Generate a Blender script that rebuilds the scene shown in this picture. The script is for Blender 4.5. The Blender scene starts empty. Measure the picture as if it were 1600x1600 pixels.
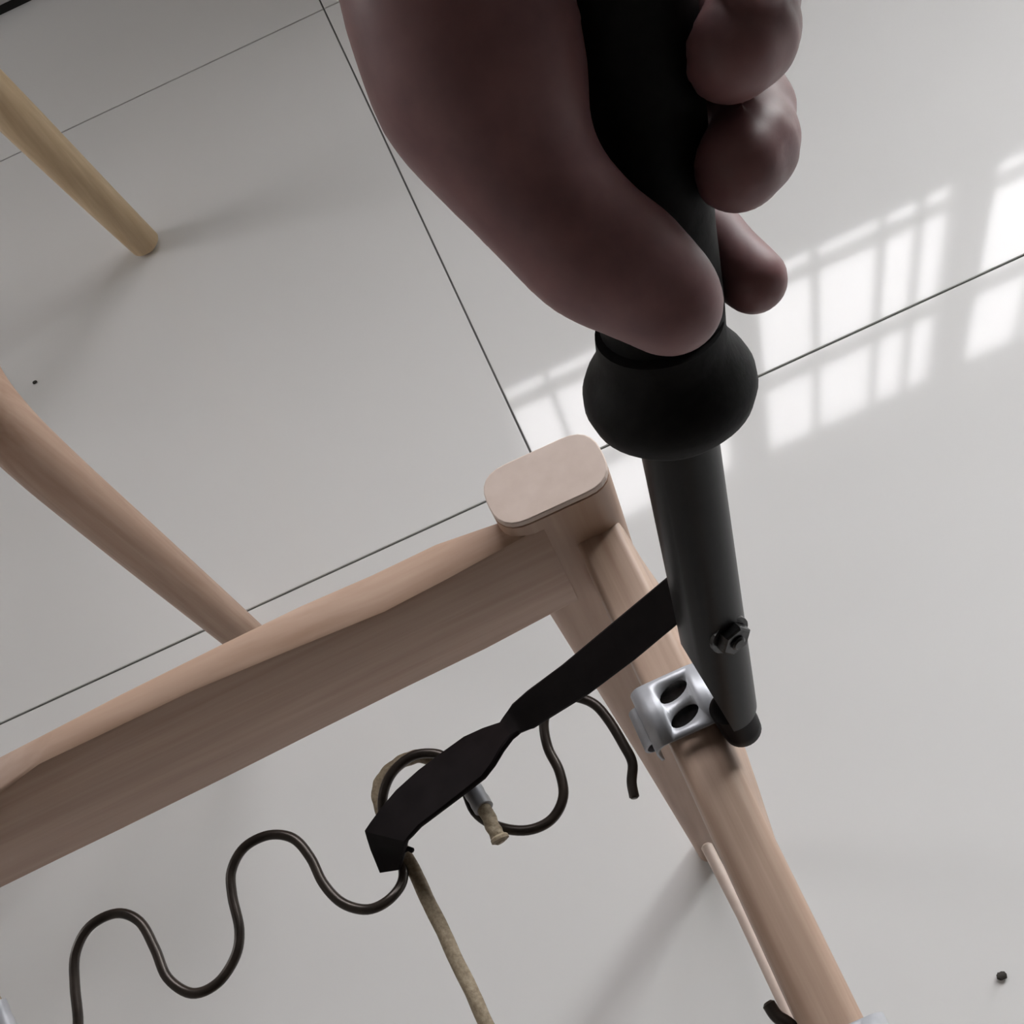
import bpy, bmesh, math, random
import numpy as np
from mathutils import Vector, Matrix

random.seed(7)
scene = bpy.context.scene
COL = scene.collection

# ------------------------------------------------------------------ camera
# f = 1800 px on a 1600 px frame, 0.93 m above the floor, 31 degrees off the nadir, rolled.
F, PC, NADIR, H = 1800.0, np.array([800.0, 800.0]), np.array([1290.0, 1765.0]), 0.93
_d = np.array([NADIR[0] - PC[0], NADIR[1] - PC[1], F]); _d /= np.linalg.norm(_d)
_up = -_d
def _ray(px, py): return np.array([px - PC[0], py - PC[1], F])
def _fl(px, py): r = _ray(px, py); return r * (H / (r @ _d))
_X = _fl(1600, 395) - _fl(61, 1100)            # world X runs along a floor joint
_X /= np.linalg.norm(_X); _X -= _up * (_X @ _up); _X /= np.linalg.norm(_X)
_Y = np.cross(_up, _X)
R = np.array([_X, _Y, _up])
CAM = np.array([0.0, 0.0, H])
def at(px, py, z=0.0):
    r = R @ _ray(px, py); return CAM + r * ((z - H) / r[2])
def dep(px, py, d): return CAM + R @ (_ray(px, py) / F * d)
def onY(px, py, y):
    r = R @ _ray(px, py); return CAM + r * (y / r[1])

cam = bpy.data.cameras.new('camera'); cam.sensor_width = 36; cam.lens = 36 * F / 1600; cam.clip_start = 0.01
co = bpy.data.objects.new('camera', cam); COL.objects.link(co)
m = np.eye(4); m[:3, 0] = R[:, 0]; m[:3, 1] = -R[:, 1]; m[:3, 2] = -R[:, 2]; m[:3, 3] = CAM
co.matrix_world = Matrix(m.tolist())
scene.camera = co

# ------------------------------------------------------------------ sky, light, exposure
scene.view_settings.view_transform = 'Standard'; scene.view_settings.look = 'None'
scene.view_settings.gamma = 1.0; scene.view_settings.use_curve_mapping = False
scene.view_settings.exposure = 0.98
SKY = 12.0
w = bpy.data.worlds.new('sky'); scene.world = w; w.use_nodes = True
nt = w.node_tree; nt.nodes.clear()
tc = nt.nodes.new('ShaderNodeTexCoord'); sx = nt.nodes.new('ShaderNodeSeparateXYZ')
cr = nt.nodes.new('ShaderNodeValToRGB'); bg = nt.nodes.new('ShaderNodeBackground'); wo = nt.nodes.new('ShaderNodeOutputWorld')
mr = nt.nodes.new('ShaderNodeMapRange'); mr.inputs[1].default_value = -1; mr.inputs[2].default_value = 1
nt.links.new(tc.outputs['Generated'], sx.inputs[0]); nt.links.new(sx.outputs[2], mr.inputs[0])
nt.links.new(mr.outputs[0], cr.inputs[0]); nt.links.new(cr.outputs[0], bg.inputs[0]); nt.links.new(bg.outputs[0], wo.inputs[0])
cr.color_ramp.elements[0].position = 0.47; cr.color_ramp.elements[0].color = (0.16, 0.155, 0.14, 1)
cr.color_ramp.elements[1].position = 0.51; cr.color_ramp.elements[1].color = (1.0, 0.98, 1.0, 1)
bg.inputs[1].default_value = SKY
def portal(name, loc, rot, sx_, sy_):
    l = bpy.data.lights.new(name, 'AREA'); l.shape = 'RECTANGLE'; l.size = sx_; l.size_y = sy_
    l.cycles.is_portal = True
    o = bpy.data.objects.new(name, l); COL.objects.link(o); o.location = loc; o.rotation_euler = rot
WALL_Y, WALL_X = 1.70, 3.40
WZ0, WZ1 = 1.362, 2.40
WINX = [(0.005, 0.645), (0.705, 1.325), (1.365, 1.985)]
DOOR = (2.06, 3.24, 0.0, 2.50)                  # glazed balcony door further along the same wall: x0 x1 z0 z1
for a_, b_ in WINX:
    portal('window_light', ((a_ + b_) / 2, WALL_Y + 0.13, (WZ0 + WZ1) / 2), (math.pi / 2, 0, math.pi), b_ - a_, WZ1 - WZ0)

portal('door_light', ((DOOR[0] + DOOR[1]) / 2, WALL_Y + 0.13, (DOOR[2] + DOOR[3]) / 2), (math.pi / 2, 0, math.pi), DOOR[1] - DOOR[0], DOOR[3] - DOOR[2])
FILL_WIN = (0.95, 1.66, 0.45, 1.66)                  # added, unseen window lifting the dark floor at left: y0 y1 z0 z1
portal('fill_window_light', (-1.83, (FILL_WIN[0] + FILL_WIN[1]) / 2, (FILL_WIN[2] + FILL_WIN[3]) / 2), (math.pi / 2, 0, -math.pi / 2), FILL_WIN[1] - FILL_WIN[0], FILL_WIN[3] - FILL_WIN[2])

# ------------------------------------------------------------------ helpers
def link(name, me, mat=None, parent=None, origin=None, smooth=True):
    off = np.array(parent['_o']) if parent is not None else (np.array(origin) if origin is not None else np.zeros(3))
    me.transform(Matrix.Translation(Vector((-off).tolist())))
    if mat: me.materials.append(mat)
    if smooth:
        me.polygons.foreach_set('use_smooth', [True] * len(me.polygons))
        me.set_sharp_from_angle(angle=math.radians(38))
    me.update()
    o = bpy.data.objects.new(name, me); COL.objects.link(o)
    o['_o'] = off.tolist()
    if parent is not None: o.parent = parent
    else: o.location = off.tolist()
    return o
def thing(name, label, cat, base, group=None):
    o = bpy.data.objects.new(name, None); COL.objects.link(o); o.empty_display_size = 0.02
    o.location = list(base); o['_o'] = list(map(float, base)); o['label'] = label; o['category'] = cat
    if group: o['group'] = group
    return o
def tag(o, label, cat, group=None):
    o['label'] = label; o['category'] = cat
    if group: o['group'] = group
    return o
def from_bm(bm, name='mesh'):
    bmesh.ops.recalc_face_normals(bm, faces=bm.faces[:])
    me = bpy.data.meshes.new(name); bm.to_mesh(me); bm.free(); return me
def raw(verts, faces):
    bm = bmesh.new(); vs = [bm.verts.new(tuple(v)) for v in verts]
    for f in faces:
        try: bm.faces.new([vs[i] for i in f])
        except ValueError: pass
    return bm
def box_bm(lo, hi, bev=0.0, seg=2, bm=None):
    bm = bm or bmesh.new()
    x0, y0, z0 = lo; x1, y1, z1 = hi
    vs = [bm.verts.new(p) for p in ((x0,y0,z0),(x1,y0,z0),(x1,y1,z0),(x0,y1,z0),(x0,y0,z1),(x1,y0,z1),(x1,y1,z1),(x0,y1,z1))]
    fs = [bm.faces.new([vs[i] for i in f]) for f in ((3,2,1,0),(4,5,6,7),(0,1,5,4),(1,2,6,5),(2,3,7,6),(3,0,4,7))]
    if bev:
        es = {e for f in fs for e in f.edges}
        bmesh.ops.bevel(bm, geom=list(es), offset=bev, segments=seg, profile=0.5, affect='EDGES')
    return bm
def catmull(pts, n=8):
    P = np.array(pts, float); Q = np.vstack([2 * P[0] - P[1], P, 2 * P[-1] - P[-2]]); out = []
    for i in range(1, len(Q) - 2):
        p0, p1, p2, p3 = Q[i-1], Q[i], Q[i+1], Q[i+2]
        for t in np.linspace(0, 1, n, endpoint=False):
            out.append(0.5 * ((2*p1) + (p2-p0)*t + (2*p0-5*p1+4*p2-p3)*t*t + (-p0+3*p1-3*p2+p3)*t**3))
    out.append(Q[-2]); return np.array(out)
def loft(rings, caps=True):
    """rings: list of equally long closed point loops"""
    verts = [tuple(p) for r in rings for p in r]; n = len(rings[0]); faces = []
    for i in range(len(rings) - 1):
        for j in range(n):
            k = (j + 1) % n
            faces.append((i*n+j, i*n+k, (i+1)*n+k, (i+1)*n+j))
    if caps:
        faces.append(tuple(range(n))[::-1]); faces.append(tuple((len(rings)-1)*n + j for j in range(n)))
    return raw(verts, faces)
def tube(path, rad, n=12, round_end=True, ridge=None):
    P = np.array(path, float); rad = np.broadcast_to(np.asarray(rad, float), (len(P),)).copy()
    T = np.gradient(P, axis=0); T /= np.linalg.norm(T, axis=1)[:, None]
    if round_end:
        a, b = P[0] - T[0]*rad[0]*0.35, P[-1] + T[-1]*rad[-1]*0.35
        P = np.vstack([a, P, b]); T = np.vstack([T[0], T, T[-1]]); rad = np.concatenate([[rad[0]*0.6], rad, [rad[-1]*0.6]])
    ref = np.array([0, 0, 1.0]) if abs(T[0][2]) < 0.8 else np.array([1.0, 0, 0])
    u = np.cross(T[0], ref); u /= np.linalg.norm(u); rings = []
    for i in range(len(P)):
        u = u - T[i]*(u @ T[i]); u /= np.linalg.norm(u); v = np.cross(T[i], u)
        r = []
        for j in range(n):
            a = 2*math.pi*j/n
            rr = rad[i] * (ridge(i, a) if ridge else 1)
            r.append(P[i] + (u*math.cos(a) + v*math.sin(a))*rr)
        rings.append(r)
    return loft(rings)
def lathe(base, axis, profile, n=32):
    """profile: (distance along the axis, radius)"""
    A = np.array(axis, float); A /= np.linalg.norm(A)
    ref = np.array([0, 0, 1.0]) if abs(A[2]) < 0.8 else np.array([1.0, 0, 0])
    u = np.cross(A, ref); u /= np.linalg.norm(u); v = np.cross(A, u)
    return loft([[np.array(base) + A*t + (u*math.cos(2*math.pi*j/n) + v*math.sin(2*math.pi*j/n))*r for j in range(n)] for t, r in profile])
def rounded(poly, r, seg=4):
    """rounded closed 2-D polygon, fixed count of points"""
    out = []; P = [np.array(p, float) for p in poly]; n = len(P)
    rr = r if hasattr(r, '__len__') else [r]*n
    for i in range(n):
        p, a, b = P[i], P[i-1] - P[i], P[(i+1) % n] - P[i]
        la, lb = np.linalg.norm(a), np.linalg.norm(b)
        q = min(rr[i], la*0.49, lb*0.49); s, e = p + a/la*q, p + b/lb*q
        for t in np.linspace(0, 1, seg+1): out.append((1-t)**2*s + 2*t*(1-t)*p + t*t*e)
    return out

# ------------------------------------------------------------------ materials
def mat(name, col, rough=0.5, metal=0.0, **kw):
    m_ = bpy.data.materials.new(name); m_.use_nodes = True
    b = m_.node_tree.nodes['Principled BSDF']
    b.inputs['Base Color'].default_value = (*col, 1); b.inputs['Roughness'].default_value = rough
    b.inputs['Metallic'].default_value = metal
    for k, v in kw.items(): b.inputs[k].default_value = v
    return m_
def noisy(name, c1, c2, scale=(40, 40, 40), rough=0.5, metal=0.0, bump=0.0, detail=6, lo=0.3, hi=0.7, dist=0.001, rvar=0.0, **kw):
    m_ = mat(name, c1, rough, metal, **kw); t = m_.node_tree; b = t.nodes['Principled BSDF']
    tc = t.nodes.new('ShaderNodeTexCoord'); mp = t.nodes.new('ShaderNodeMapping'); mp.inputs['Scale'].default_value = scale
    ns = t.nodes.new('ShaderNodeTexNoise'); ns.inputs['Scale'].default_value = 1; ns.inputs['Detail'].default_value = detail
    ramp = t.nodes.new('ShaderNodeValToRGB')
    ramp.color_ramp.elements[0].position = lo; ramp.color_ramp.elements[0].color = (*c1, 1)
    ramp.color_ramp.elements[1].position = hi; ramp.color_ramp.elements[1].color = (*c2, 1)
    t.links.new(tc.outputs['Object'], mp.inputs[0]); t.links.new(mp.outputs[0], ns.inputs[0])
    t.links.new(ns.outputs[0], ramp.inputs[0]); t.links.new(ramp.outputs[0], b.inputs['Base Color'])
    if bump:
        bp = t.nodes.new('ShaderNodeBump'); bp.inputs['Strength'].default_value = bump; bp.inputs['Distance'].default_value = dist
        t.links.new(ns.outputs[0], bp.inputs['Height']); t.links.new(bp.outputs[0], b.inputs['Normal'])
    if rvar:
        rm = t.nodes.new('ShaderNodeMapRange'); rm.inputs[3].default_value = rough - rvar; rm.inputs[4].default_value = rough + rvar
        t.links.new(ns.outputs[0], rm.inputs[0]); t.links.new(rm.outputs[0], b.inputs['Roughness'])
    return m_
def wood(name, axis, c1, c2, fine=1.0):
    s = [260*fine]*3; s[axis] = 9
    m_ = noisy(name, c1, c2, tuple(s), 0.48, bump=0.12, detail=5, lo=0.3, hi=0.72, dist=0.0004)
    t = m_.node_tree; b = t.nodes['Principled BSDF']
    # broad cathedral figure laid over the fine grain
    tc = t.nodes.new('ShaderNodeTexCoord'); mp = t.nodes.new('ShaderNodeMapping'); s2 = [70]*3; s2[axis] = 7; mp.inputs['Scale'].default_value = s2
    wv = t.nodes.new('ShaderNodeTexNoise'); wv.inputs['Scale'].default_value = 1; wv.inputs['Detail'].default_value = 2; wv.inputs['Distortion'].default_value = 0.8
    rp = t.nodes.new('ShaderNodeValToRGB'); rp.color_ramp.elements[0].position = 0.35; rp.color_ramp.elements[0].color = (0.88, 0.85, 0.83, 1)
    rp.color_ramp.elements[1].position = 0.62; rp.color_ramp.elements[1].color = (1, 1, 1, 1)
    mx = t.nodes.new('ShaderNodeMix'); mx.data_type = 'RGBA'; mx.blend_type = 'MULTIPLY'; mx.inputs[0].default_value = 1
    t.links.new(tc.outputs['Object'], mp.inputs[0]); t.links.new(mp.outputs[0], wv.inputs[0]); t.links.new(wv.outputs[0], rp.inputs[0])
    src = b.inputs['Base Color'].links[0].from_socket
    t.links.new(src, mx.inputs[6]); t.links.new(rp.outputs[0], mx.inputs[7]); t.links.new(mx.outputs[2], b.inputs['Base Color'])
    return m_
BEECH1, BEECH2 = (0.455, 0.30, 0.215), (0.53, 0.37, 0.28)
M_woodX = wood('beech_along_x', 0, BEECH1, BEECH2)
M_woodY = wood('beech_along_y', 1, BEECH1, BEECH2)
M_woodZ = wood('beech_along_z', 2, BEECH1, BEECH2)
M_end = noisy('beech_sanded_end', (0.62, 0.50, 0.43), (0.68, 0.56, 0.49), (120, 120, 120), 0.5)
M_pine = wood('pale_beech', 2, (0.64, 0.48, 0.29), (0.72, 0.56, 0.36))
M_pineY = wood('pale_beech_y', 1, (0.64, 0.48, 0.30), (0.72, 0.56, 0.38))
M_side = wood('light_beech_along_y', 1, (0.45, 0.305, 0.225), (0.63, 0.47, 0.37))
M_knot = mat('knot_wood', (0.16, 0.08, 0.04), 0.6)
M_tile = noisy('polished_tile', (0.78, 0.775, 0.768), (0.81, 0.805, 0.80), (2.2, 2.2, 2.2), 0.058, detail=3, rvar=0.012, **{'Specular IOR Level': 0.33})
M_grout = noisy('grey_grout', (0.10, 0.10, 0.098), (0.17, 0.168, 0.16), (30, 30, 30), 0.8)
M_wall = noisy('painted_wall', (0.62, 0.60, 0.57), (0.66, 0.64, 0.61), (3, 3, 3), 0.85)
M_darkwall = noisy('brown_wall', (0.055, 0.045, 0.038), (0.07, 0.058, 0.05), (3, 3, 3), 0.85)
M_ceil = noisy('panelled_ceiling', (0.09, 0.085, 0.08), (0.12, 0.114, 0.108), (4, 4, 4), 0.8)
M_base = noisy('white_skirting', (0.55, 0.55, 0.54), (0.6, 0.6, 0.59), (10, 10, 10), 0.35)
M_black = mat('black_gap', (0.012, 0.012, 0.012), 0.8)
M_frame = noisy('window_frame_paint', (0.62, 0.62, 0.61), (0.68, 0.68, 0.67), (20, 20, 20), 0.4)
M_grip = noisy('black_rubber', (0.005, 0.005, 0.005), (0.009, 0.0085, 0.0085), (300, 300, 300), 0.6, bump=0.15, **{'Specular IOR Level': 0.15})
M_tube = noisy('black_painted_steel', (0.008, 0.008, 0.0085), (0.014, 0.014, 0.0145), (200, 200, 60), 0.36, bump=0.05, **{'Specular IOR Level': 0.25})
M_strap = noisy('black_bar_steel', (0.006, 0.0042, 0.0046), (0.011, 0.008, 0.0088), (120, 120, 120), 0.6, bump=0.1, **{'Specular IOR Level': 0.12})
M_plug = noisy('black_plastic', (0.004, 0.003, 0.0034), (0.007, 0.005, 0.0055), (200, 200, 200), 0.5, **{'Specular IOR Level': 0.12})
M_wire = noisy('oiled_spring_wire', (0.030, 0.024, 0.020), (0.055, 0.043, 0.036), (150, 150, 150), 0.32, metal=0.5)
M_zinc = noisy('zinc_steel', (0.40, 0.41, 0.44), (0.48, 0.49, 0.52), (150, 150, 150), 0.46, metal=0.45, bump=0.1)
M_bolt = noisy('dull_steel', (0.05, 0.05, 0.05), (0.10, 0.10, 0.10), (300, 300, 300), 0.3, metal=0.9)
M_cord = noisy('paper_wrapped_wire', (0.24, 0.185, 0.12), (0.42, 0.345, 0.24), (900, 900, 200), 0.6, bump=0.4, dist=0.0006)
M_skin = noisy('skin', (0.185, 0.088, 0.092), (0.26, 0.128, 0.128), (90, 90, 90), 0.48, bump=0.25, detail=8, dist=0.0008)
_b = M_skin.node_tree.nodes['Principled BSDF']; _b.inputs['Subsurface Weight'].default_value = 0.12
_b.inputs['Subsurface Radius'].default_value = (0.006, 0.0022, 0.0012); _b.inputs['Subsurface Scale'].default_value = 1.0
M_crumb = mat('dark_crumb', (0.03, 0.025, 0.02), 0.7)
M_glass = bpy.data.materials.new('window_glass'); M_glass.use_nodes = True
t = M_glass.node_tree; t.nodes.clear()
o_ = t.nodes.new('ShaderNodeOutputMaterial'); mx_ = t.nodes.new('ShaderNodeMixShader'); tr_ = t.nodes.new('ShaderNodeBsdfTransparent')
gl_ = t.nodes.new('ShaderNodeBsdfGlossy'); fr_ = t.nodes.new('ShaderNodeFresnel'); fr_.inputs[0].default_value = 1.5
gl_.inputs['Roughness'].default_value = 0.0; tr_.inputs[0].default_value = (0.96, 0.98, 0.97, 1)
ge_ = t.nodes.new('ShaderNodeNewGeometry'); iv_ = t.nodes.new('ShaderNodeMath'); iv_.operation = 'SUBTRACT'; iv_.inputs[0].default_value = 1
mu_ = t.nodes.new('ShaderNodeMath'); mu_.operation = 'MULTIPLY'     # reflect on the outer faces only
t.links.new(ge_.outputs['Backfacing'], iv_.inputs[1]); t.links.new(iv_.outputs[0], mu_.inputs[0]); t.links.new(fr_.outputs[0], mu_.inputs[1])
t.links.new(mu_.outputs[0], mx_.inputs[0]); t.links.new(tr_.outputs[0], mx_.inputs[1]); t.links.new(gl_.outputs[0], mx_.inputs[2]); t.links.new(mx_.outputs[0], o_.inputs[0])

M_dimmed = M_glass.copy(); M_dimmed.name = 'dimmed_glass'  # panes greyed to cut the light of the back windows
for n_ in M_dimmed.node_tree.nodes:
    if n_.type == 'BSDF_TRANSPARENT': n_.inputs[0].default_value = (0.80, 0.80, 0.80, 1)
M_tint = M_glass.copy(); M_tint.name = 'fill_window_glass'  # tint sets how much light the added left window gives
for n_ in M_tint.node_tree.nodes:
    if n_.type == 'BSDF_TRANSPARENT': n_.inputs[0].default_value = (0.50, 0.50, 0.495, 1)

# ------------------------------------------------------------------ the room
def struct(o): o['kind'] = 'structure'; return o
X0, X1, Y0, Y1, ZC = -1.7, WALL_X, -2.5, WALL_Y, 2.75
floor = struct(link('floor', from_bm(box_bm((X0, Y0, -0.06), (X1, Y1, -0.0018))), M_grout, smooth=False, origin=(0, 0, 0)))
TX, TY, TS, GAP = 0.013, 0.5815, 0.7935, 0.0020     # tile joints pass through (TX, TY)
cache = {}
for i in range(-5, 5):
    for j in range(-5, 3):
        xa, xb = max(X0, TX + i*TS + GAP/2), min(X1, TX + (i+1)*TS - GAP/2)
        ya, yb = max(Y0, TY + j*TS + GAP/2), min(Y1, TY + (j+1)*TS - GAP/2)
        if xb - xa < 0.02 or yb - ya < 0.02: continue
        key = (round(xb-xa, 4), round(yb-ya, 4))
        if key not in cache:
            me = from_bm(box_bm((0, 0, -0.009), (xb-xa, yb-ya, 0), 0.0006, 1)); me.materials.append(M_tile); cache[key] = me
        o = bpy.data.objects.new('tile', cache[key]); COL.objects.link(o); o.parent = floor; o.location = (xa, ya, 0)

def wall_with_holes(name, plane, at_, thick, u0, u1, z0, z1, holes, m_):
    """plane 'y': runs along x at y = at_ ; plane 'x': runs along y at x = at_"""
    bm = bmesh.new(); us = sorted({u0, u1, *[h[0] for h in holes], *[h[1] for h in holes]}); zs = sorted({z0, z1, *[h[2] for h in holes], *[h[3] for h in holes]})
    for a, b in zip(us, us[1:]):
        for c, d in zip(zs, zs[1:]):
            mu, mz = (a+b)/2, (c+d)/2
            if any(h[0] < mu < h[1] and h[2] < mz < h[3] for h in holes): continue
            if plane == 'y': box_bm((a, at_, c), (b, at_+thick, d), bm=bm)
            else: box_bm((at_, a, c), (at_+thick, b, d), bm=bm)
    bmesh.ops.remove_doubles(bm, verts=bm.verts[:], dist=1e-5)
    return struct(link(name, from_bm(bm), m_, smooth=False, origin=(0, 0, 0)))
wall_with_holes('wall_back', 'y', WALL_Y, 0.09, X0, X1 + 0.16, -0.06, ZC, [(a, b, WZ0, WZ1) for a, b in WINX] + [DOOR], M_wall)
struct(link('wall_right', from_bm(box_bm((X1, Y0, -0.06), (X1+0.16, Y1, ZC))), M_darkwall, smooth=False, origin=(0, 0, 0)))
wall_with_holes('wall_left', 'x', X0 - 0.09, 0.09, Y0, Y1 + 0.16, -0.06, ZC, [FILL_WIN], M_wall)
struct(link('wall_front', from_bm(box_bm((X0-0.16, Y0-0.16, -0.06), (X1+0.16, Y0, ZC))), M_darkwall, smooth=False, origin=(0, 0, 0)))
struct(link('ceiling', from_bm(box_bm((X0-0.16, Y0-0.16, ZC), (X1+0.16, Y1+0.16, ZC+0.1))), M_ceil, smooth=False, origin=(0, 0, 0)))
bb = struct(link('baseboard_back', from_bm(box_bm((X0, WALL_Y-0.020, 0.015), (DOOR[0], WALL_Y, 0.10), 0.002, 1)), M_base, smooth=False, origin=(0, 0, 0)))
link('shadow_gap', from_bm(box_bm((X0, WALL_Y-0.014, 0.0), (DOOR[0], WALL_Y, 0.015))), M_black, bb, smooth=False)

def glazing(name, plane, at_, u0, u1, z0, z1, mull, trans, fr=0.032, bar=0.014, glass=None):
    """a frame with mullions / transoms and a pane behind them"""
    def bx(a, b, c, d, y0=0.05, y1=0.09):
        return ((a, at_+y0, c), (b, at_+y1, d)) if plane == 'y' else ((at_+y0, a, c), (at_+y1, b, d))
    bm = bmesh.new()
    for q in ((u0, u0+fr, z0, z1), (u1-fr, u1, z0, z1), (u0+fr, u1-fr, z0, z0+fr), (u0+fr, u1-fr, z1-fr, z1)):
        box_bm(*bx(*q), bm=bm)
    root = struct(link(name, from_bm(bm), M_frame, smooth=False, origin=(0, 0, 0)))
    for u in mull: link('mullion', from_bm(box_bm(*bx(u-bar/2, u+bar/2, z0+fr, z1-fr, 0.055, 0.085))), M_frame, root, smooth=False)
    for z, hgt in trans: link('transom', from_bm(box_bm(*bx(u0+fr, u1-fr, z-hgt/2, z+hgt/2, 0.052, 0.088))), M_frame, root, smooth=False)
    link('pane', from_bm(box_bm(*bx(u0+fr, u1-fr, z0+fr, z1-fr, 0.068, 0.072))), glass or M_glass, root, smooth=False)
    return root
glazing('window_1', 'y', WALL_Y, *WINX[0], WZ0, WZ1, [0.152, 0.36, 0.50], [(1.955, 0.030), (1.522, 0.012)], glass=M_dimmed)
glazing('window_2', 'y', WALL_Y, *WINX[1], WZ0, WZ1, [0.905, 1.095, 1.204], [(1.955, 0.030), (1.522, 0.012)], glass=M_dimmed)
glazing('window_3', 'y', WALL_Y, *WINX[2], WZ0, WZ1, [1.60, 1.78], [(1.955, 0.030), (1.522, 0.012)], glass=M_dimmed)

glazing('door_1', 'y', WALL_Y, *DOOR, [2.65], [(0.9, 0.05)], 0.05, 0.05)
glazing('fill_window', 'x', X0 - 0.09 - 0.04, *FILL_WIN, [1.30], [(1.1, 0.03)], 0.05, 0.03, M_tint)

# ------------------------------------------------------------------ the chair frame being sprung
base = (0.005, 0.205, 0.0)
chair = thing('chair_frame', 'bare beech chair frame without a seat, its corner post capped by a pale rounded end', 'chair', base)
def rrect(cx, cy, wx, wy, r, seg=6):
    return rounded([(cx-wx/2, cy-wy/2), (cx+wx/2, cy-wy/2), (cx+wx/2, cy+wy/2), (cx-wx/2, cy+wy/2)], r, seg)
rings = []
for z, xl, xr, wy, r in ((0.0, 0.000, 0.021, 0.020, 0.007), (0.004, -0.001, 0.022, 0.021, 0.008), (0.30, -0.0085, 0.024, 0.0225, 0.0095),
                         (0.52, -0.0150, 0.0262, 0.0238, 0.0105), (0.585, -0.0160, 0.0265, 0.0240, 0.0108), (0.5966, -0.0160, 0.0265, 0.0240, 0.0108)):
    rings.append([(x, y, z) for x, y in rrect((xl+xr)/2, 0.2048, xr-xl, wy, r)])
link('leg', from_bm(loft(rings)), M_woodZ, chair)
rings = []
for z, k in ((0.5966, 0.0009), (0.5974, 0.0009), (0.5977, 0.0), (0.5999, 0.0), (0.6002, 0.0004)):
    rings.append([(x, y, z) for x, y in rrect(0.00525, 0.2048, 0.0425-2*k, 0.0240-2*k, 0.0108-k)])
link('end_cap', from_bm(loft(rings)), M_end, chair, smooth=False)['label'] = 'pale sanded end face of the corner post'
YF_ = -0.328
rings = []
for y, ob, it in ((0.200, 0.0250, 0.006), (0.188, 0.0262, 0.006), (0.170, 0.0288, 0.006), (0.150, 0.0300, 0.006), (0.122, 0.0300, 0.006), (0.110, 0.0290, 0.006), (0.095, 0.0268, 0.0058), (0.075, 0.0236, 0.0056), (0.02, 0.0232, 0.0052), (YF_, 0.0232, 0.005)):
    rings.append([(x, y, z) for x, z in rounded([(it, 0.570), (0.0228, 0.570), (ob, 0.545), (ob-0.002, 0.530), (it, 0.530)], [0.0025, 0.003, 0.003, 0.003, 0.002] if y > 0.112 else [0.0060, 0.0070, 0.003, 0.003, 0.002], 5)])
link('side_rail', from_bm(loft(rings)), M_side, chair)
# back rail: bowed board whose front face leans towards the camera's left
def yr(x): return 0.1925 + 0.02*(x + 0.012)
crest = [(800,850),(700,905),(600,957),(450,1018),(300,1080),(150,1152),(60,1195),(0,1240)]
top = [(784,812),(680,848),(580,896),(470,944),(345,1005),(190,1082),(90,1134),(0,1180)]
bot = [(862,962),(760,1016),(640,1074),(500,1143),(350,1218),(190,1297),(95,1343),(0,1390)]
C3, T3, B3 = [], [], []
for c, tt, b_ in zip(crest, top, bot):
    y = 0.19
    for _ in range(4):
        p = onY(*c, y); y = yr(p[0])
    C3.append(onY(*c, y))
    for _ in range(4):
        p = onY(*b_, y); y = yr(p[0])
    B3.append(onY(*b_, y))
    T3.append(at(*tt, C3[-1][2] - 0.0005))
for L in (C3, T3, B3):
    d0, d1 = L[0] - L[1], L[-1] - L[-2]
    L.insert(0, L[0] + d0/np.linalg.norm(d0)*0.012)
    L.append(L[-1] + d1/np.linalg.norm(d1)*0.14); L.append(L[-1] + d1/np.linalg.norm(d1)*0.12)
rings = []
for c, tt, b_ in zip(C3, T3, B3):
    bk = b_ + (tt - c)*0.8
    # round the four arrises of the section
    quad = [b_, bk, tt, c]; ring = []
    for i in range(4):
        p, a, b2 = quad[i], quad[i-1]-quad[i], quad[(i+1) % 4]-quad[i]
        q = 0.0022
        s, e = p + a/np.linalg.norm(a)*q, p + b2/np.linalg.norm(b2)*q
        for u in (0, 0.5, 1): ring.append((1-u)**2*s + 2*u*(1-u)*p + u*u*e)
    rings.append(ring)
link('back_rail', from_bm(loft(rings)), M_woodX, chair)
XL, YF = -0.575, -0.335
def post(x, y):
    rings = []
    for z, k, wy in ((0.0, 0.011, 0.020), (0.004, 0.0115, 0.021), (0.30, 0.0165, 0.0225), (0.52, 0.0206, 0.0238), (0.5975, 0.0212, 0.024), (0.6002, 0.0200, 0.0215)):
        rings.append([(a_, b_, z) for a_, b_ in rrect(x, y, 2*k, wy, 0.0095)])
    link('leg', from_bm(loft(rings)), M_woodZ, chair)
post(XL, 0.170); post(XL, YF); post(0.005, YF)
def plain_rail(lo, hi, m_, name): link(name, from_bm(box_bm(lo, hi, 0.003, 3)), m_, chair)
plain_rail((XL-0.012, YF+0.008, 0.530), (XL+0.006, 0.162, 0.570), M_woodY, 'side_rail')
plain_rail((XL+0.015, YF-0.009, 0.525), (-0.012, YF+0.009, 0.575), M_woodX, 'front_rail')
# slim stretcher low between this leg and the front one
link('stretcher', from_bm(tube([at(1104, 1322, 0.10), at(1160, 1430, 0.105), at(1240, 1600, 0.11), at(1300, 1730, 0.112)], 0.0042, 12)), M_end, chair)
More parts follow.
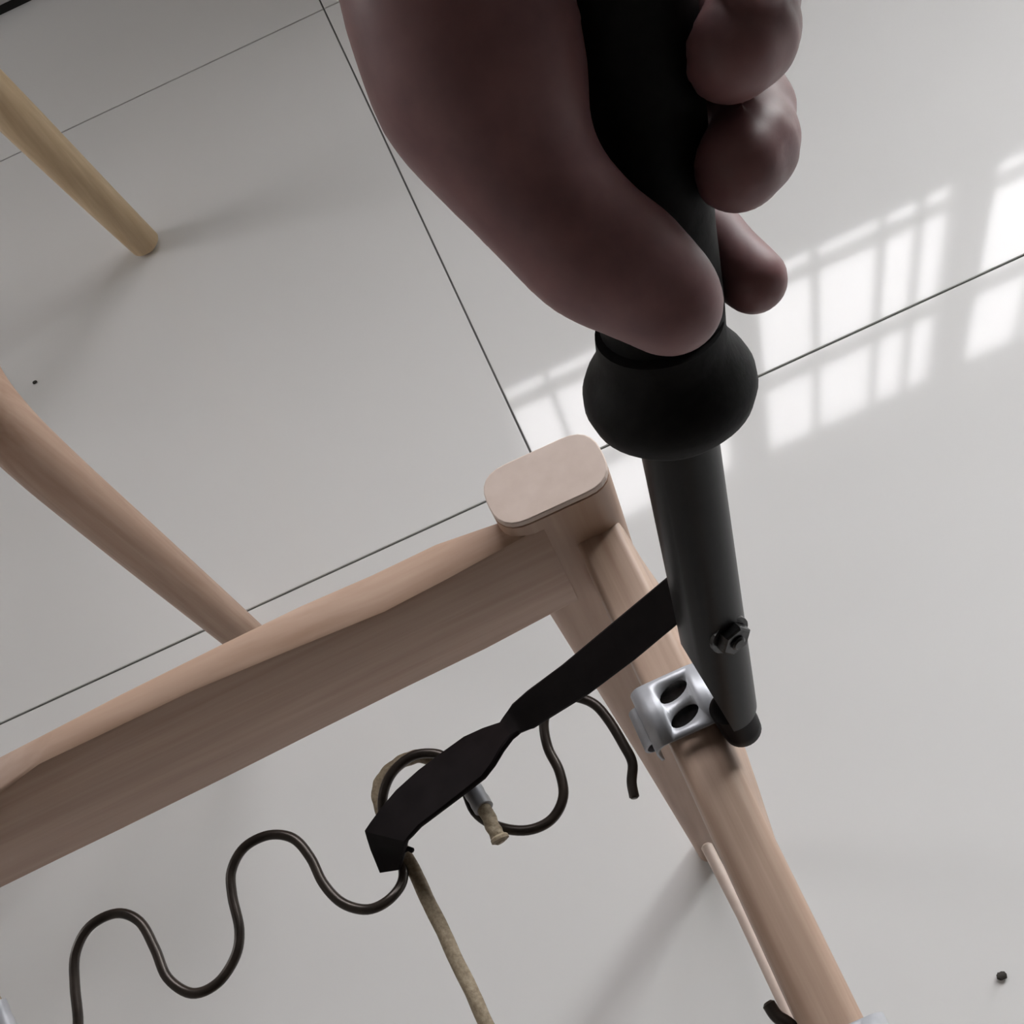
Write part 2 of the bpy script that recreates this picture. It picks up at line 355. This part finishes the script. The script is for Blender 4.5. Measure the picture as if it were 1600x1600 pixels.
# clips nailed on the side rail
def clip(y0, y1, par):
    prof = [(0.0015, 0.5600), (0.0008, 0.5690), (0.0030, 0.5738), (0.0068, 0.5746), (0.0215, 0.5746), (0.0252, 0.5728), (0.0278, 0.5660), (0.0290, 0.5560)]
    bm = bmesh.new(); n = 20; L = y1 - y0
    # flat top with two punched slots
    loops = [[(0.0068, y0), (0.0215, y0), (0.0215, y1), (0.0068, y1)]]
    for k in (0.28, 0.70):
        loops.append([(0.0140 + 0.0052*math.cos(2*math.pi*q/n), y0 + L*k + 0.0027*math.sin(2*math.pi*q/n) + 0.0012*math.cos(2*math.pi*q/n)) for q in range(n)])
    es = []
    for lp in loops:
        vs = [bm.verts.new((x, y, 0.5746)) for x, y in lp]
        es += [bm.edges.new((vs[a_], vs[(a_+1) % len(vs)])) for a_ in range(len(vs))]
    bmesh.ops.triangle_fill(bm, edges=es, use_beauty=True)
    for part in (prof[:4], prof[4:]):
        P = catmull([(x, 0, z) for x, z in part], 4)[:, [0, 2]]
        a_ = [bm.verts.new((x, y0, z)) for x, z in P]; b_ = [bm.verts.new((x, y1, z)) for x, z in P]
        for q in range(len(P)-1): bm.faces.new((a_[q], a_[q+1], b_[q+1], b_[q]))
    bmesh.ops.remove_doubles(bm, verts=bm.verts[:], dist=2e-5)
    bmesh.ops.recalc_face_normals(bm, faces=bm.faces[:])
    if sum(f.normal.z*f.calc_area() for f in bm.faces) < 0: bmesh.ops.reverse_faces(bm, faces=bm.faces[:])
    me = bpy.data.meshes.new('clip'); bm.to_mesh(me); bm.free()
    o = link('spring_clip', me, M_zinc, par); o['label'] = 'shiny zinc clip with two slots'
    so = o.modifiers.new('thickness', 'SOLIDIFY'); so.thickness = 0.0011; so.offset = -1
    link('slot_shade', from_bm(box_bm((0.0072, y0+0.0010, 0.5702), (0.0212, y1-0.0010, 0.5712))), M_bolt, o, smooth=False)  # dark sheet added beneath so the slots look shaded
    # the curled tongue on the inner side that takes the spring
    tg = [(0.0008, 0.0, 0.5690), (-0.0012, 0.0, 0.5675), (-0.0022, 0.0, 0.5640), (-0.0012, 0.0, 0.5610), (0.0006, 0.0, 0.5600)]
    P = catmull(tg, 4); rg = []
    for y in (y0 + L*0.18, y0 + L*0.82):
        rg.append([(p[0], y, p[2]) for p in P] + [(p[0] + 0.0009, y, p[2]) for p in P[::-1]])
    link('tongue', from_bm(loft(rg)), M_zinc, o)
    return o
clip(0.1125, 0.1335, chair)
clip(0.0000, 0.0205, chair)

# ------------------------------------------------------------------ zigzag springs
def px3(L, z): return [at(x, y, z) for x, y in L]
ZS = 0.558
left = px3([(-170, 1720), (-195, 1670), (-190, 1610), (-160, 1570), (-105, 1545), (-55, 1548), (-22, 1580), (0, 1630), (30, 1668), (75, 1672), (112, 1645), (122, 1600), (117, 1540), (118, 1490), (140, 1448), (182, 1427), (218, 1440), (242, 1482), (262, 1528), (300, 1552), (340, 1536), (368, 1494), (374, 1452), (363, 1400), (362, 1360), (382, 1324), (420, 1305), (458, 1310), (485, 1340), (505, 1380), (535, 1411), (575, 1421), (610, 1404)], ZS) + [at(630, 1372, 0.5535)]
mid = [at(622, 1330, 0.5490), at(602, 1290, 0.5515), at(598, 1248, 0.5565)] + px3([ (610, 1212), (636, 1186), (665, 1177), (696, 1184), (722, 1220), (742, 1268), (780, 1292), (825, 1297), (862, 1280), (880, 1245), (874, 1205), (856, 1168), (850, 1128), (862, 1098), (888, 1088), (925, 1098), (950, 1124), (975, 1165), (988, 1192), (987, 1222), (991, 1245)], ZS)
path = catmull(left + mid, 6)
spring = link('zigzag_spring', from_bm(tube(path, 0.00172, 12)), M_wire, origin=tuple(at(-170, 1720, ZS)))
tag(spring, 'dark zigzag seat spring crossing the open frame, its loose end below the black strap', 'spring')
p2 = px3([(1201, 1569), (1214, 1588), (1238, 1606), (1244, 1640), (1225, 1680), (1190, 1695), (1150, 1670), (1120, 1640), (1080, 1640), (1050, 1680), (1050, 1730), (1030, 1770), (990, 1780)], 0.560)
s2 = link('zigzag_spring', from_bm(tube(catmull(p2, 6), 0.0020, 12)), M_wire, origin=tuple(p2[0]))
tag(s2, 'short dark spring end hooking up at the bottom edge beside the lower side rail', 'spring')

# ------------------------------------------------------------------ paper-wrapped tie wires
def cord(path, par, name='cord', r=0.0024):
    return link(name, from_bm(tube(path, r, 14, ridge=lambda i, a: 1 + 0.07*math.sin(3*a + i*0.9))), M_cord, par)
tie_base = tuple(at(760, 1600, 0.548))
tie = thing('tie_wire', 'straw coloured paper-wrapped tie wire looped round a spring bend under the strap', 'wire', tie_base)
loop = [at(800, 1690, 0.548), at(760, 1600, 0.5485), at(698, 1468, 0.549), at(640, 1348, 0.550), at(610, 1296, 0.5515), at(592, 1250, 0.5530), at(596, 1220, 0.5535), at(620, 1195, 0.5535), at(652, 1182, 0.5535), at(684, 1188, 0.5535),
        at(712, 1206, 0.556), at(736, 1232, 0.5605), at(757, 1264, 0.5625), at(772, 1296, 0.5625), at(782, 1313, 0.562)]
cord(catmull(loop, 10), tie)
def ferrule(a, b, r, par):
    a, b = np.array(a), np.array(b); L = np.linalg.norm(b-a)
    f = link('ferrule', from_bm(lathe(a, b-a, [(0, r*0.72), (0, r), (L*0.3, r*1.02), (L*0.5, r*0.95), (L*0.7, r*1.02), (L, r), (L, r*0.72)], 20)), M_zinc, par)
    f['label'] = 'shiny crimped metal sleeve'; return f
ferrule(at(736, 1230, 0.5603), at(756, 1263, 0.5625), 0.0034, tie)
lip = lathe(np.array(at(779, 1306, 0.5622)), np.array(at(783, 1315, 0.562)) - np.array(at(779, 1306, 0.5622)), [(0, 0.0026), (0.0006, 0.0031), (0.0016, 0.0031), (0.002, 0.0022)], 16)
link('frayed_end', from_bm(lip), M_cord, tie)
t2 = thing('tie_wire', 'metal sleeve of a tie wire just showing at the lower left edge', 'wire', tuple(at(5, 1590, 0.556)))
cord(catmull([at(60, 1700, 0.548), at(30, 1650, 0.5535), at(4, 1592, 0.5605), at(-25, 1545, 0.5625), at(-65, 1528, 0.5625), at(-100, 1550, 0.556), at(-90, 1600, 0.5495), at(-50, 1690, 0.548)], 8), t2)
ferrule(at(-6, 1568, 0.5616), at(12, 1612, 0.5595), 0.0033, t2)

# ------------------------------------------------------------------ the spring puller
TB = at(1138, 1128, 0.574)            # lower end of the tube axis
TG = dep(1047, 612, 0.262)            # centre of the guard
TT = dep(976, 0, 0.208)               # axis where it leaves the frame
AX = (TG - TB)/np.linalg.norm(TG - TB); LT = np.linalg.norm(TG - TB)
AH = (TT - TG)/np.linalg.norm(TT - TG); LH = np.linalg.norm(TT - TG)
tool = thing('spring_puller', 'black hand tool with rubber grip, round guard and steel tube, held upright over the rail', 'tool', tuple(TB))
RT = 0.00945; TE = TB + AX*0.0085; 
prof = [(0.0, RT*0.9), (0.0006, RT), (0.02, RT), (LT, RT), (LT+0.01, RT*0.9)]
bm = lathe(TE, AX, [(a_, b_) if a_ < LT else (a_ - 0.0085, b_) for a_, b_ in prof], 40)
c1, c2 = dep(1054, 990, 0.345), dep(1122, 1102, 0.365); nrm = np.cross(c1 - CAM, c2 - c1); nrm /= np.linalg.norm(nrm)
if nrm @ (TG - c1) < 0: nrm = -nrm
r_ = bmesh.ops.bisect_plane(bm, geom=bm.verts[:] + bm.edges[:] + bm.faces[:], plane_co=c1.tolist(), plane_no=(-nrm).tolist(), clear_outer=True)
bmesh.ops.contextual_create(bm, geom=[e for e in r_['geom_cut'] if isinstance(e, bmesh.types.BMEdge)])
link('tube', from_bm(bm), M_tube, tool)
pl = [(-0.0160, 0.0036), (-0.0157, 0.0050), (-0.0145, 0.0060), (-0.0110, 0.0063), (0.0005, 0.0064), (0.0015, 0.0050)]
plug_ax = AX + np.array(R[:, 0])*(-0.22); 
link('end_plug', from_bm(lathe(TE + np.array(R[:, 0])*0.0012, plug_ax, pl, 28)), M_plug, tool)
gp = [(-0.0085, 0.0095), (-0.0080, 0.0124), (-0.0062, 0.0160), (-0.0030, 0.0187), (0.0008, 0.0198), (0.0042, 0.0195), (0.0072, 0.0182), (0.0095, 0.0167), (0.0120, 0.0152), (0.0150, 0.0144), (0.0190, 0.0140)]
link('guard', from_bm(lathe(TG, AX, gp, 48)), M_grip, tool)
hp = [(0.010, 0.0136), (0.022, 0.0137), (0.040, 0.0131), (LH + 0.052, 0.0131), (LH + 0.056, 0.0128), (LH + 0.060, 0.0105), (LH + 0.0615, 0.006)]
link('grip', from_bm(lathe(TG, AH, hp, 40)), M_grip, tool)
# bolt through the tube
tb = (956-1128)/(612-1128.0)
def _row(v):
    c_ = R.T @ (v - CAM); return PC[1] + F*c_[1]/c_[2]
PB = TB + AX*LT*min(np.linspace(0, 1, 401), key=lambda q: abs(_row(TB + AX*LT*q) - 962))
_vw = (PB - CAM)/np.linalg.norm(PB - CAM); _vw = _vw - AX*(_vw @ AX); _vw /= np.linalg.norm(_vw)
_rt = np.cross(_vw, AX); _rt = _rt*np.sign(_rt @ R[:, 0])
bdir = -_vw*0.86 + _rt*0.51; bdir /= np.linalg.norm(bdir)
bolt = link('bolt', from_bm(lathe(PB - bdir*0.0125, bdir, [(0, 0.0001), (0, 0.0045), (0.003, 0.0045), (0.003, 0.0022), (0.0252, 0.0022), (0.0257, 0.0016)], 18)), M_bolt, tool)
link('nut', from_bm(lathe(PB + bdir*0.0090, bdir, [(0, 0.0048), (0.0003, 0.0050), (0.0026, 0.0050), (0.0031, 0.0044), (0.0031, 0.0023)], 6)), M_bolt, bolt, smooth=False)
link('washer', from_bm(lathe(PB + bdir*0.0078, bdir, [(0, 0.0062), (0.0012, 0.0062), (0.0012, 0.003)], 22)), M_bolt, bolt, smooth=False)
# hooked strap: two edges in space, swept with a real thickness
st = [((1097, 880, .6490), (1106, 952, .6310)), ((1046, 899, .6330), (1060, 974, .6230)), ((960, 971, .6120), (990, 1032, .6070)), ((880, 1038, .5950), (918, 1086, .5930)),
      ((826, 1078, .5835), (866, 1118, .5825)), ((802, 1099, .5785), (836, 1137, .5765)), ((792, 1116, .5725), (812, 1145, .5755)), ((784, 1131, .5695), (799, 1153, .5770)),
      ((757, 1140, .5655), (785, 1172, .5770)), ((727, 1153, .5640), (772, 1195, .5755)), ((697, 1174, .5635), (757, 1215, .5735)), ((655, 1205, .5630), (724, 1241, .5710)),
      ((620, 1236, .5630), (690, 1267, .5690)), ((595, 1266, .5625), (658, 1291, .5680)), ((572, 1297, .5615), (637, 1314, .5665)), ((580, 1325, .5570), (634, 1330, .5600)), ((594, 1361, .5520), (626, 1356, .5540))]
def lin(P, n=3):
    P = np.array(P); return np.vstack([P[:-1][:, None]*(1-t) + P[1:][:, None]*t for t in [np.linspace(0, 1, n, endpoint=False)[None, :, None]]][0].reshape(-1, 3).tolist() + [P[-1]])
A3 = lin([at(*a_) for a_, _ in st]); B3 = lin([at(*b_) for _, b_ in st])
rings = []
Tn = np.gradient((A3+B3)/2, axis=0)
for a_, b_, t_ in zip(A3, B3, Tn):
    n_ = np.cross(t_, b_-a_); n_ /= np.linalg.norm(n_)
    if n_ @ np.array([0, 0, 1]) < 0: n_ = -n_
    h = n_*0.0012; e = (b_-a_)/np.linalg.norm(b_-a_)*0.0005
    rings.append([a_+h+e, b_+h-e, b_+h*0.5, b_-h*0.5, b_-h-e, a_-h+e, a_-h*0.5, a_+h*0.5])
strap = link('hook_strap', from_bm(loft(rings)), M_strap, tool)
strap['label'] = 'twisted flat black bar ending in a hook'
link('hook_tip', from_bm(tube([at(628, 1330, 0.560), at(638, 1326, 0.5605), at(645, 1329, 0.5605)], 0.0009, 8)), M_strap, strap)

# ------------------------------------------------------------------ the hand: one skin grown from a distance field
def local(u, w, t):
    """mm offsets from the grip: u to the image right, w away from the camera, t up the grip from the guard"""
    V = TG + AH*t*0.001
    view = (V - CAM); view /= np.linalg.norm(view); view = view - AH*(view @ AH); view /= np.linalg.norm(view)
    right = np.cross(view, AH); right /= np.linalg.norm(right)
    if right @ R[:, 0] < 0: right = -right
    return V + right*u*0.001 + view*w*0.001
def tpx(py):                         # grip parameter (mm) whose image row is py
    ts = np.linspace(-40, 160, 801)
    best = None
    P = TG[None] + AH[None]*ts[:, None]*0.001
    c = (P - CAM) @ R
    row = PC[1] + F*c[:, 1]/c[:, 2]
    return float(ts[np.argmin(abs(row - py))])
def RC(p, a, b, ra, rb):             # distance to a round cone
    ba = b - a; L = np.linalg.norm(ba)
    h = np.clip(((p - a) @ ba)/(L*L), 0, 1)
    return np.linalg.norm(p - a - h[:, None]*ba, axis=1) - (ra + (rb - ra)*h)
def smin(a, b, k):
    h = np.clip(0.5 + 0.5*(b - a)/k, 0, 1); return b*(1-h) + a*h - k*h*(1-h)
def r_at(px_r, d): return px_r*d/F
def build_hand():
    chains = []
    # thumb: from the heel of the hand down to the tip, in front-left of the grip
    th = [(750, 138, .203, 124), (806, 258, .206, 100), (868, 330, .209, 92), (925, 392, .212, 90), (985, 424, .215, 84), (1046, 470, .217, 66), (1053, 480, .217, 63)]
    thumb = [(dep(x, y, d), r_at(r, d)) for x, y, d, r in th]
    # palm and wrist
    pm = [[(750, 138, .203, 124), (712, 0, .199, 146), (690, -150, .198, 158), (640, -420, .205, 190), (600, -760, .215, 215), (560, -1500, .235, 250)],
          [(750, 138, .206, 120), (800, 60, .222, 120), (850, -60, .228, 130), (800, -220, .222, 150)]]
    palm = [[(dep(x, y, d), r_at(r, d)) for x, y, d, r in c] for c in pm]
    def finger(rows, pts): return [(local(u, w, tpx(y)), r*0.001) for (u, w, r), y in zip(pts, rows)]
    index = finger((300, 350, 408, 440, 480), [(-18, 26, 9.5), (-6, 27, 9.0), (3, 24, 8.8), (11, 17, 8.4), (20.5, 6, 7.5)])
    middle = finger((180, 195, 228, 246, 248), [(-20, 27, 10), (14, 26, 9.4), (21.5, 10, 9.0), (20.3, -2, 9.5), (17.4, -9, 9.2)])
    ring = finger((40, 45, 60, 78, 82), [(-20, 27, 10), (14, 26, 9.4), (23.0, 10, 9.0), (21, -2, 9.4), (17.5, -8, 9.2)])
    pinky = finger((-90, -75, -55, -42, -40), [(-18, 26, 9), (16, 25, 8.4), (33, 12, 7.6), (32.5, 3, 7.3), (23, -6, 7.4)])
    knuck = [index[0], middle[0], ring[0], pinky[0]]
    allp = [p for c in [thumb, index, middle, ring, pinky] + palm for p in c]
    lo = np.min([p - r for p, r in allp], axis=0) - 0.006; hi = np.max([p + r for p, r in allp], axis=0) + 0.006
    vs = 0.0014
    n = np.ceil((hi - lo)/vs).astype(int) + 1
    gx, gy, gz = [lo[i] + np.arange(n[i])*vs for i in range(3)]
    G = np.stack(np.meshgrid(gx, gy, gz, indexing='ij'), -1).reshape(-1, 3)
    D = np.full(len(G), 1.0)
    def chain(c, k=0.004):
        d = None
        for (a, ra), (b, rb) in zip(c, c[1:]):
            e = RC(G, a, b, ra, rb); d = e if d is None else smin(d, e, k)
        return d
    body = smin(smin(chain(palm[0], .012), chain(palm[1], .012), .016), chain(thumb, .008), .008)
    kn = chain(knuck, .006)
    pal = smin(body, RC(G, knuck[0][0], palm[1][1][0], .010, .012), .014)
    pal = smin(pal, RC(G, knuck[1][0], palm[1][2][0], .011, .013), .014)
    pal = smin(pal, RC(G, knuck[3][0], palm[1][3][0], .011, .014), .014)
    pal = smin(pal, kn, .010)
    D = pal
    for c in (index, middle, ring, pinky): D = smin(D, chain(c, .003), .0016)
    # crease lines across the finger joints
    for c in (middle, ring, pinky):
        for j in (2, 3):
            p, r = c[j]; ax = c[j+1][0] - c[j-1][0]; ax /= np.linalg.norm(ax)
            s = (G - p) @ ax; rad = np.linalg.norm((G - p) - s[:, None]*ax, axis=1)
            near = np.exp(-(s/0.0011)**2)*(rad < r*1.5)
            D = D + near*0.0006
    # the grip occupies its own space: press the flesh against it
    tt = (G - TG) @ AH; rad = np.linalg.norm(G - TG - tt[:, None]*AH, axis=1)
    D = np.maximum(D, -(rad - 0.0138))
    D = D.reshape(n)
    return surface_nets(D, lo, vs)
def surface_nets(D, lo, vs):
    S = D < 0
    c = np.stack([S[i:S.shape[0]-1+i, j:S.shape[1]-1+j, k:S.shape[2]-1+k] for i in (0,1) for j in (0,1) for k in (0,1)], 0).sum(0)
    act = (c > 0) & (c < 8)
    idx = -np.ones(act.shape, int); cells = np.argwhere(act); idx[act] = np.arange(len(cells))
    acc = np.zeros((len(cells), 3)); cnt = np.zeros(len(cells))
    corners = [(i, j, k) for i in (0,1) for j in (0,1) for k in (0,1)]
    for a in corners:
        for ax in range(3):
            if a[ax]: continue
            b = list(a); b[ax] = 1
            da = D[cells[:,0]+a[0], cells[:,1]+a[1], cells[:,2]+a[2]]; db = D[cells[:,0]+b[0], cells[:,1]+b[1], cells[:,2]+b[2]]
            cr_ = (da < 0) != (db < 0)
            t = np.where(cr_, da/np.where(cr_, da-db, 1), 0)
            p = np.tile(np.array(a, float), (len(cells), 1)); p[:, ax] += t
            acc += p*cr_[:, None]; cnt += cr_
    V = lo + (cells + acc/cnt[:, None])*vs
    Fs = []
    for ax in range(3):
        o1, o2 = (ax+1) % 3, (ax+2) % 3
        sl0 = [slice(None)]*3; sl1 = [slice(None)]*3; sl0[ax] = slice(0, -1); sl1[ax] = slice(1, None)
        E_ = np.argwhere(S[tuple(sl0)] != S[tuple(sl1)])
        E_ = E_[(E_[:, o1] > 0) & (E_[:, o2] > 0) & (E_[:, o1] < act.shape[o1]) & (E_[:, o2] < act.shape[o2])]
        q = []
        for d1, d2 in ((-1,-1),(0,-1),(0,0),(-1,0)):
            e = E_.copy(); e[:, o1] += d1; e[:, o2] += d2; q.append(idx[e[:,0], e[:,1], e[:,2]])
        q = np.stack(q, 1)
        ins = S[tuple(E_.T)]
        q[~ins] = q[~ins][:, ::-1]
        Fs.append(q[(q >= 0).all(1)])
    return V, np.vstack(Fs)
V, Q = build_hand()
me = bpy.data.meshes.new('hand'); me.from_pydata(V.tolist(), [], Q.tolist()); me.validate()
bm = bmesh.new(); bm.from_mesh(me)
for _ in range(3): bmesh.ops.smooth_vert(bm, verts=bm.verts[:], factor=0.5, use_axis_x=True, use_axis_y=True, use_axis_z=True)
bmesh.ops.recalc_face_normals(bm, faces=bm.faces[:])
bm.to_mesh(me); bm.free()
hand = link('hand', me, M_skin, origin=tuple(dep(742, 150, .203)))
tag(hand, 'bare right hand gripping the black tool, thumb and index finger pointing down to its guard', 'hand')

# ------------------------------------------------------------------ the other chair on the left
fb = (-0.30, 0.546, 0.0)
oc = thing('wooden_chair', 'pale wooden chair with round legs at the left edge of the picture', 'chair', fb)
def round_leg(path, rad, n=28):
    return from_bm(tube(catmull(path, 6), np.interp(np.linspace(0, 1, len(catmull(path, 6))), np.linspace(0, 1, len(rad)), rad), n))
link('leg', round_leg([(-0.300, 0.546, 0.0055), (-0.300, 0.546, 0.10), (-0.300, 0.546, 0.22), (-0.300, 0.547, 0.33), (-0.300, 0.553, 0.385), (-0.302, 0.575, 0.412), (-0.305, 0.620, 0.422)],
                      [0.0180, 0.0190, 0.0200, 0.0205, 0.0205, 0.0200, 0.0195]), M_woodZ, oc)
link('leg', round_leg([(-0.297, 1.105, 0.006), (-0.309, 1.105, 0.10), (-0.321, 1.105, 0.20), (-0.333, 1.105, 0.30), (-0.346, 1.104, 0.43)], [0.0185, 0.0205, 0.0222, 0.0235, 0.024]), M_pine, oc)
_k = np.array([-0.300, 0.546, 0.262]); _n = (at(158, 776, 0.262) - _k)*np.array([1, 1, 0]); _n /= np.linalg.norm(_n)
link('knot', from_bm(lathe(_k + _n*0.0192, _n, [(0, 0.0036), (0.0008, 0.0034), (0.0013, 0.0022), (0.0014, 0.0004)], 14)), M_knot, oc)['label'] = 'small dark knot on the near leg'
link('arm_rail', round_leg([(-0.304, 0.600, 0.420), (-0.314, 0.75, 0.424), (-0.333, 0.95, 0.426), (-0.347, 1.13, 0.425)], [0.0195, 0.02, 0.02, 0.019]), M_pineY, oc)
for y, x in ((0.57, -0.315), (1.10, -0.345)):
    link('cross_rail', round_leg([(x, y, 0.36), (x-0.25, y, 0.36), (x-0.50, y, 0.36)], [0.016, 0.016, 0.016]), M_woodX, oc)
link('leg', round_leg([(-0.82, 0.546, 0.0055), (-0.82, 0.546, 0.2), (-0.815, 0.55, 0.42)], [0.018, 0.02, 0.02]), M_woodZ, oc)
link('leg', round_leg([(-0.85, 1.105, 0.006), (-0.84, 1.105, 0.2), (-0.835, 1.105, 0.43)], [0.0165, 0.021, 0.024]), M_pine, oc)

# ------------------------------------------------------------------ crumbs
def crumb(px, py, r, label, seed):
    rnd = random.Random(seed); bm = bmesh.new(); bmesh.ops.create_icosphere(bm, subdivisions=2, radius=r)
    for v in bm.verts:
        v.co *= rnd.uniform(0.75, 1.2); v.co.z = v.co.z*0.55 + r*0.55; v.co.x *= 1.35
    p = at(px, py, 0); bmesh.ops.translate(bm, verts=bm.verts[:], vec=p.tolist())
    zmin = min(v.co.z for v in bm.verts); bmesh.ops.translate(bm, verts=bm.verts[:], vec=(0, 0, -zmin))
    tag(link('crumb', from_bm(bm), M_crumb, origin=tuple(p)), label, 'crumb')
crumb(55, 598, 0.0022, 'tiny dark crumb on the floor tile between the two chair legs at left', 1)
crumb(1564, 1525, 0.0030, 'black speck on the bare floor tile at lower right', 2)

for o in scene.objects:
    if '_o' in o: del o['_o']
